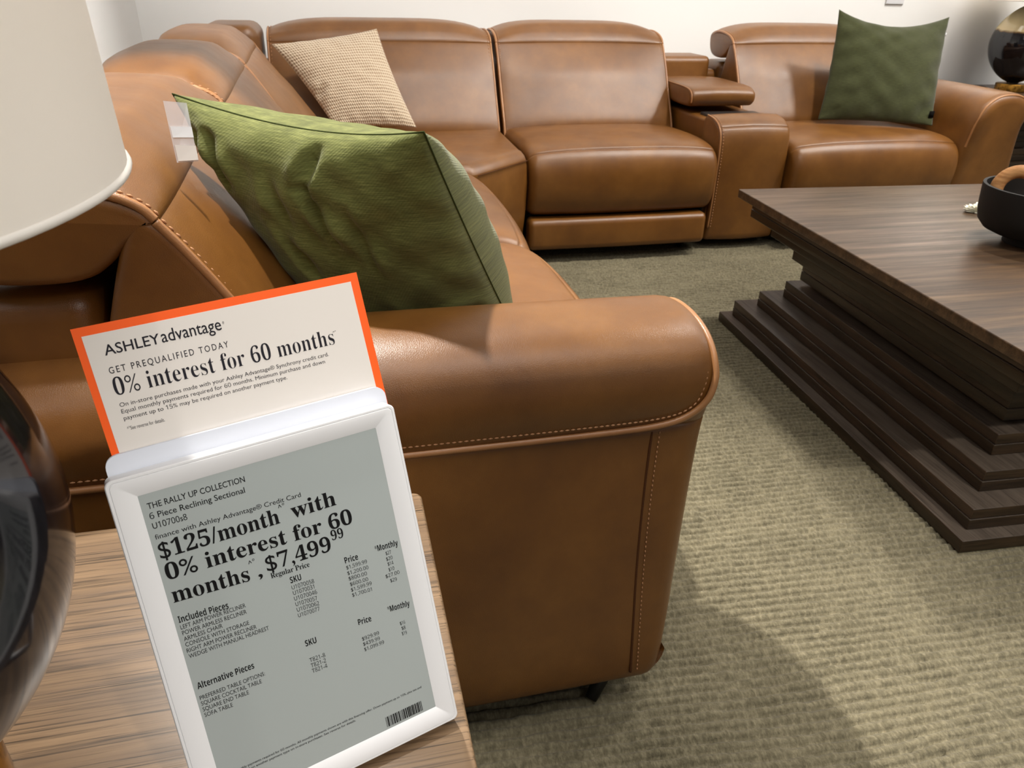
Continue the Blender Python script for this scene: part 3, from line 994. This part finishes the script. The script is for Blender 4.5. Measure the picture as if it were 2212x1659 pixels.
def sans_digit(s):
    return ''.join(chr(0x1D7E2 + ord(c) - 48) if c.isdigit() else c for c in s)
def style_text(s, st):
    o = ''
    for c in s:
        if st in 'SL':
            base = {'U': 0x1D400, 'l': 0x1D41A, 'd': 0x1D7CE}
        elif st == 'B':
            base = {'U': 0x1D5D4, 'l': 0x1D5EE, 'd': 0x1D7EC}
        else:
            base = {'U': None, 'l': None, 'd': 0x1D7E2}
        if 'A' <= c <= 'Z' and base['U']: o += chr(base['U'] + ord(c) - 65)
        elif 'a' <= c <= 'z' and base['l']: o += chr(base['l'] + ord(c) - 97)
        elif c.isdigit(): o += chr(base['d'] + ord(c) - 48)
        else: o += c
    return o
_cap = {}
def glyphs(s, st):
    cu = bpy.data.curves.new('lettering', 'FONT'); cu.body = style_text(s, st)
    cu.resolution_u = 5 if st in 'SLB' else 3
    cu.offset = {'S': .002, 'L': -.0085, 'B': 0, 'm': .006, 'w': .009, 't': .004, 's': 0}[st]
    if st == 't': cu.space_character = 1.35
    ob = bpy.data.objects.new('lettering', cu); COL.objects.link(ob)
    dg = bpy.context.evaluated_depsgraph_get()
    ev = ob.evaluated_get(dg); me = ev.to_mesh()
    V = np.array([v.co[:] for v in me.vertices]) if len(me.vertices) else np.zeros((0, 3))
    F = [tuple(p.vertices) for p in me.polygons]
    ev.to_mesh_clear()
    bpy.data.objects.remove(ob); bpy.data.curves.remove(cu)
    return V, F
def cap_height(st):
    if st not in _cap:
        V, F = glyphs('H', st); _cap[st] = V[:, 1].max() - V[:, 1].min()
    return _cap[st]
def lettering(name, rows, n, mat, parent):
    m = MB()
    for s, st, cap, u0, v0, u1, v1 in rows:
        V, F = glyphs(s, st)
        if not len(V): continue
        x0, x1 = V[:, 0].min(), V[:, 0].max()
        sx = math.hypot(u1-u0, v1-v0)/(x1-x0); sy = cap/cap_height(st)
        cs = ((u1-u0)/math.hypot(u1-u0, v1-v0), (v1-v0)/math.hypot(u1-u0, v1-v0))
        W = []
        for x, y, _ in V:
            a, b = (x-x0)*sx, y*sy
            W.append(TS(u0 + cs[0]*a, v0 + cs[1]*a + b, n))
        m.add(W, F)
    return m.build(name, mat, parent, False)
SCREEN_TEXT = [
    ('THE RALLY UP COLLECTION', 'm', 0.0040, 0.00339, -0.00982, 0.06384, -0.01055),
    ('6 Piece Reclining Sectional', 'm', 0.0040, 0.00308, -0.01654, 0.06212, -0.01780),
    ('U10700s8', 'm', 0.0040, 0.00316, -0.02329, 0.02388, -0.02386),
    ('finance with Ashley Advantage® Credit Card', 's', 0.0033, 0.00277, -0.03054, 0.09678, -0.03231),
    ('$125/month', 'S', 0.0110, 0.00260, -0.04411, 0.07927, -0.04598),
    ('^°', 's', 0.0040, 0.08006, -0.03707, 0.08458, -0.03690),
    ('with', 'S', 0.0110, 0.08773, -0.04561, 0.11929, -0.04598),
    ('0% interest for 60', 'S', 0.0110, 0.00279, -0.05920, 0.12779, -0.06317),
    ('months', 'S', 0.0110, 0.00272, -0.07525, 0.05135, -0.07849),
    ('^°', 's', 0.0040, 0.05255, -0.06867, 0.05699, -0.06830),
    (',', 'S', 0.0110, 0.05683, -0.07832, 0.05965, -0.07839),
    ('$7,499', 'S', 0.0110, 0.06322, -0.07664, 0.10877, -0.07769),
    ('99', 'S', 0.0072, 0.11037, -0.07057, 0.11921, -0.07106),
    ('Regular Price', 'S', 0.0038, 0.06447, -0.08219, 0.09138, -0.08344),
    ('SKU', 'B', 0.0046, 0.07608, -0.09056, 0.08382, -0.09078),
    ('U1070058', 's', 0.0030, 0.07596, -0.09535, 0.09166, -0.09636),
    ('U1070031', 's', 0.0030, 0.07596, -0.09962, 0.09092, -0.10038),
    ('U1070046', 's', 0.0030, 0.07579, -0.10392, 0.09186, -0.10488),
    ('U1070057', 's', 0.0030, 0.07573, -0.10820, 0.09099, -0.10946),
    ('U1070062', 's', 0.0030, 0.07573, -0.11251, 0.09146, -0.11365),
    ('U1070077', 's', 0.0030, 0.07556, -0.11688, 0.09087, -0.11779),
    ('Price', 'B', 0.0046, 0.11578, -0.09055, 0.12566, -0.09102),
    ('$1,599.99', 's', 0.0027, 0.11576, -0.09533, 0.13133, -0.09605),
    ('$1,200.00', 's', 0.0027, 0.11563, -0.09970, 0.13137, -0.10080),
    ('$800.00', 's', 0.0027, 0.11562, -0.10403, 0.12938, -0.10495),
    ('$600.00', 's', 0.0027, 0.11567, -0.10857, 0.12929, -0.10946),
    ('$1,599.99', 's', 0.0027, 0.11545, -0.11292, 0.13111, -0.11353),
    ('$1,700.01', 's', 0.0027, 0.11541, -0.11709, 0.13032, -0.11816),
    ('*Monthly', 'B', 0.0046, 0.13902, -0.09003, 0.15680, -0.09146),
    ('$27', 's', 0.0027, 0.14615, -0.09545, 0.15033, -0.09571),
    ('$20', 's', 0.0027, 0.14563, -0.09991, 0.15049, -0.10011),
    ('$14', 's', 0.0027, 0.14595, -0.10404, 0.15035, -0.10422),
    ('$10', 's', 0.0027, 0.14573, -0.10850, 0.15014, -0.10869),
    ('$27.00', 's', 0.0027, 0.14241, -0.11277, 0.15329, -0.11317),
    ('$29', 's', 0.0027, 0.14519, -0.11722, 0.15024, -0.11778),
    ('Included Pieces', 'B', 0.0047, 0.00238, -0.08981, 0.03368, -0.09214),
    ('LEFT ARM POWER RECLINER', 's', 0.0030, 0.00242, -0.09466, 0.04414, -0.09558),
    ('POWER ARMLESS RECLINER', 's', 0.0030, 0.00252, -0.09887, 0.04371, -0.10018),
    ('ARMLESS CHAIR', 's', 0.0030, 0.00240, -0.10327, 0.02697, -0.10367),
    ('CONSOLE WITH STORAGE', 's', 0.0030, 0.00240, -0.10740, 0.04344, -0.10855),
    ('RIGHT ARM POWER RECLINER', 's', 0.0030, 0.00215, -0.11177, 0.04731, -0.11321),
    ('WEDGE WITH MANUAL HEADREST', 's', 0.0030, 0.00250, -0.11609, 0.05485, -0.11749),
    ('Alternative Pieces', 'B', 0.0047, 0.00226, -0.13931, 0.03936, -0.14051),
    ('PREFERRED TABLE OPTIONS:', 's', 0.0030, 0.00179, -0.14738, 0.04479, -0.14860),
    ('SQUARE COCKTAIL TABLE', 's', 0.0030, 0.00166, -0.15160, 0.04149, -0.15312),
    ('SQUARE END TABLE', 's', 0.0030, 0.00160, -0.15604, 0.03178, -0.15723),
    ('SOFA TABLE', 's', 0.0030, 0.00170, -0.16044, 0.01997, -0.16124),
    ('SKU', 'B', 0.0046, 0.07555, -0.13999, 0.08359, -0.14031),
    ('T821-8', 's', 0.0031, 0.07568, -0.15274, 0.08694, -0.15328),
    ('T821-2', 's', 0.0031, 0.07567, -0.15709, 0.08662, -0.15760),
    ('T821-4', 's', 0.0031, 0.07555, -0.16137, 0.08666, -0.16187),
    ('Price', 'B', 0.0046, 0.11512, -0.14000, 0.12502, -0.14082),
    ('$929.99', 's', 0.0027, 0.11517, -0.15288, 0.12830, -0.15335),
    ('$439.99', 's', 0.0027, 0.11505, -0.15722, 0.12808, -0.15772),
    ('$1,099.99', 's', 0.0027, 0.11500, -0.16156, 0.13043, -0.16192),
    ('*Monthly', 'B', 0.0046, 0.13838, -0.13919, 0.15583, -0.14106),
    ('$16', 's', 0.0027, 0.14530, -0.15303, 0.14941, -0.15335),
    ('$8', 's', 0.0027, 0.14571, -0.15733, 0.14883, -0.15770),
    ('$19', 's', 0.0027, 0.14510, -0.16147, 0.14901, -0.16205),
    ('monthly payments required for 60 months. All monthly payments shown are with this financing offer. Down payment up to 10%, plus tax and', 'm', 0.0017, 0.01004, -0.20841, 0.15089, -0.20967),
    ('required on another payment type on in-store purchases. See reverse for details.', 'm', 0.0017, 0.01060, -0.21136, 0.09712, -0.21208),
]
CARD_TEXT = [
    ('ASHLEY', 'w', 0.0066, 0.00407, 0.08916, 0.03693, 0.08972),
    ('advantage', 'm', 0.0082, 0.03780, 0.08983, 0.07538, 0.09026),
    ('®', 's', 0.0018, 0.07650, 0.09366, 0.07771, 0.09372),
    ('GET PREQUALIFIED TODAY', 't', 0.0042, 0.00363, 0.07730, 0.07691, 0.07799),
    ('0% interest for 60 months', 'L', 0.0110, 0.00350, 0.06296, 0.14786, 0.06384),
    ('^°', 's', 0.0016, 0.14776, 0.07150, 0.15019, 0.07164),
    ('On in-store purchases made with your Ashley Advantage® Synchrony credit card.', 's', 0.0027, 0.00402, 0.05534, 0.14144, 0.05665),
    ('Equal monthly payments required for 60 months. Minimum purchase and down', 's', 0.0027, 0.00399, 0.05102, 0.13775, 0.05209),
    ('payment up to 15% may be required on another payment type.', 's', 0.0027, 0.00417, 0.04650, 0.10947, 0.04742),
    ('^°See reverse for details.', 's', 0.0024, 0.00447, 0.03967, 0.02702, 0.03945),
]
# barcode [array([ 0.1186, -0.22  ]), array([ 0.1484, -0.22  ]), array([ 0.1479, -0.2285]), array([ 0.1188, -0.2283])]

lettering('lettering', SCREEN_TEXT, .00045, INK, screen)
m = MB(); g = random.Random(3); u = .1186
while u < .1480:
    w = g.choice([.0003, .0003, .0006, .0009]); w = min(w, .1482 - u)
    m.add([TS(u, -.2284, .00045), TS(u+w, -.2284, .00045), TS(u+w, -.2200, .00045), TS(u, -.2200, .00045)], [(0,1,2,3)])
    u += w + g.choice([.0003, .0003, .0006])
m.build('barcode', INK, screen, False)

cb = TS(.081, -.02, -.0175)
card = thing('promotion_card', cb, 'white card with an orange border standing in the top of the price sign', 'card')
def CQ(u, v):                      # the card stands a touch askew in its slot
    return (u + .028*(.11 - v), v + .0105*(u - .08))
def card_mesh(u0, u1, v0, v1, n0, n1):
    P = [CQ(u0, v0), CQ(u1, v0), CQ(u1, v1), CQ(u0, v1)]
    V = [TS(u, v, n1) for u, v in P] + [TS(u, v, n0) for u, v in P]
    return MB().add(V, [(0,1,2,3),(7,6,5,4),(0,4,5,1),(1,5,6,2),(2,6,7,3),(3,7,4,0)])
card_mesh(-.0106, .1742, -.03, .1100, -.0181, -.0176).build('orange_border', ORANGE, card, False)
pan = card_mesh(-.0060, .1684, -.029, .1043, -.0178, -.01745).build('white_panel', PAPER, card, False)
lettering('lettering', CARD_TEXT, -.0173, INK_SOFT, pan)

# ------------------------------------------------------------------ camera
CAM_R, CAM_D, CAM_F = (0.9741439, -0.2249438, 0.0210708), (-0.088252, -0.4647147, -0.8810515), (0.207979, 0.8564114, -0.4725508)
cam = bpy.data.cameras.new('camera'); co = bpy.data.objects.new('camera', cam); COL.objects.link(co)
right = Vector(CAM_R); down = Vector(CAM_D); fwd = Vector(CAM_F)
Mx = Matrix(((right.x, -down.x, -fwd.x, 0), (right.y, -down.y, -fwd.y, 0), (right.z, -down.z, -fwd.z, 1.03), (0, 0, 0, 1)))
co.matrix_world = Mx
cam.sensor_width = 36; cam.lens = 1630/2212*36
cam.clip_start = .02; cam.clip_end = 60
cam.dof.use_dof = True; cam.dof.focus_distance = .70; cam.dof.aperture_fstop = 22
SC.camera = co

# ------------------------------------------------------------------ light: the showroom's ceiling spots and general light, plus added unseen fills
def spot(name, loc, target, power, size, blend=.5, radius=.05, color=(1, .95, .88)):
    L = bpy.data.lights.new(name, 'SPOT'); L.energy = power; L.spot_size = math.radians(size); L.spot_blend = blend
    L.shadow_soft_size = radius; L.color = color
    o = bpy.data.objects.new(name, L); COL.objects.link(o); o.location = loc
    o.rotation_euler = (Vector(target) - Vector(loc)).to_track_quat('-Z', 'Y').to_euler()
    return o
def area(name, loc, target, power, sx, sy, color=(1, .975, .94)):
    L = bpy.data.lights.new(name, 'AREA'); L.energy = power; L.shape = 'RECTANGLE'; L.size = sx; L.size_y = sy; L.color = color
    o = bpy.data.objects.new(name, L); COL.objects.link(o); o.location = loc
    o.rotation_euler = (Vector(target) - Vector(loc)).to_track_quat('-Z', 'Y').to_euler()
    return o
spot('ceiling_spot', (-.36, 2.10, 2.97), (.0, 1.25, .5), 560, 40, radius=.045)
spot('ceiling_spot', (.85, 2.00, 2.97), (.35, 3.1, .4), 100, 52, radius=.08)
spot('ceiling_spot', (2.10, 2.00, 2.97), (1.6, 2.3, .3), 170, 85, radius=.07)
spot('ceiling_spot', (3.40, 2.00, 2.97), (2.4, 2.5, .5), 205, 80, radius=.18)
spot('ceiling_spot', (1.75, -1.0, 2.97), (1.75, .75, .1), 230, 46, .7, radius=.06)
spot('ceiling_spot', (-.26, 1.03, 2.97), (-.2, .40, .5), 170, 26, .6, radius=.05)
spot('ceiling_spot', (1.4, -1.8, 2.9), (-.05, .47, .665), 250, 11, .8, radius=.06)  # unseen narrow accent, added only to brighten the price sign
for x, y, p in ((-1.2, -.6, 14), (1.8, .2, 10), (4.6, 1.8, 40), (1.8, -2.2, 14), (1.4, 3.2, 10)):
    area('fill_panel', (x, y, 3.03), (x, y, 0), p, 1.2, .6)  # unseen area lights added as general fill
area('fill_panel', (.2, .2, 3.03), (.2, .2, 0), 26, 1.5, 1.2)  # broader unseen fill, added towards the camera side
area('fill_panel', (3.6, 2.9, 3.03), (3.6, 2.9, 0), 14, 1.6, 1.6)  # another added fill, over the far right end
for loc, tgt, pw, sx, sy in (((1.8, 2.85, 3.02), (1.8, 3.97, 1.35), 15, 5.6, .12), ((.25, 2.9, 3.02), (-.77, 2.9, 1.35), 6, .12, 1.4)):
    area('wall_fill', loc, tgt, pw, sx, sy).data.spread = math.radians(38)  # unseen strips added to brighten the back and left walls
for cx, cy, z0, pw in ((-.324, .411, END_Z, 4), (3.645, 3.66, RT_Z, 30)):
    L = bpy.data.lights.new('lamp_bulb', 'POINT'); L.energy = pw; L.shadow_soft_size = .03; L.color = (1, .95, .89)
    o = bpy.data.objects.new('lamp_bulb', L); COL.objects.link(o); o.location = (cx, cy, z0 + .50 + .155)
w = bpy.data.worlds.new('showroom'); SC.world = w; w.use_nodes = True
bg = w.node_tree.nodes['Background']; bg.inputs[0].default_value = (1, .98, .955, 1); bg.inputs[1].default_value = .20

vs = SC.view_settings
vs.view_transform = 'Standard'; vs.look = 'None'; vs.exposure = 0.0; vs.gamma = 1.0; vs.use_curve_mapping = False
SC.cycles.use_denoising = True
SC.cycles.max_bounces = 8
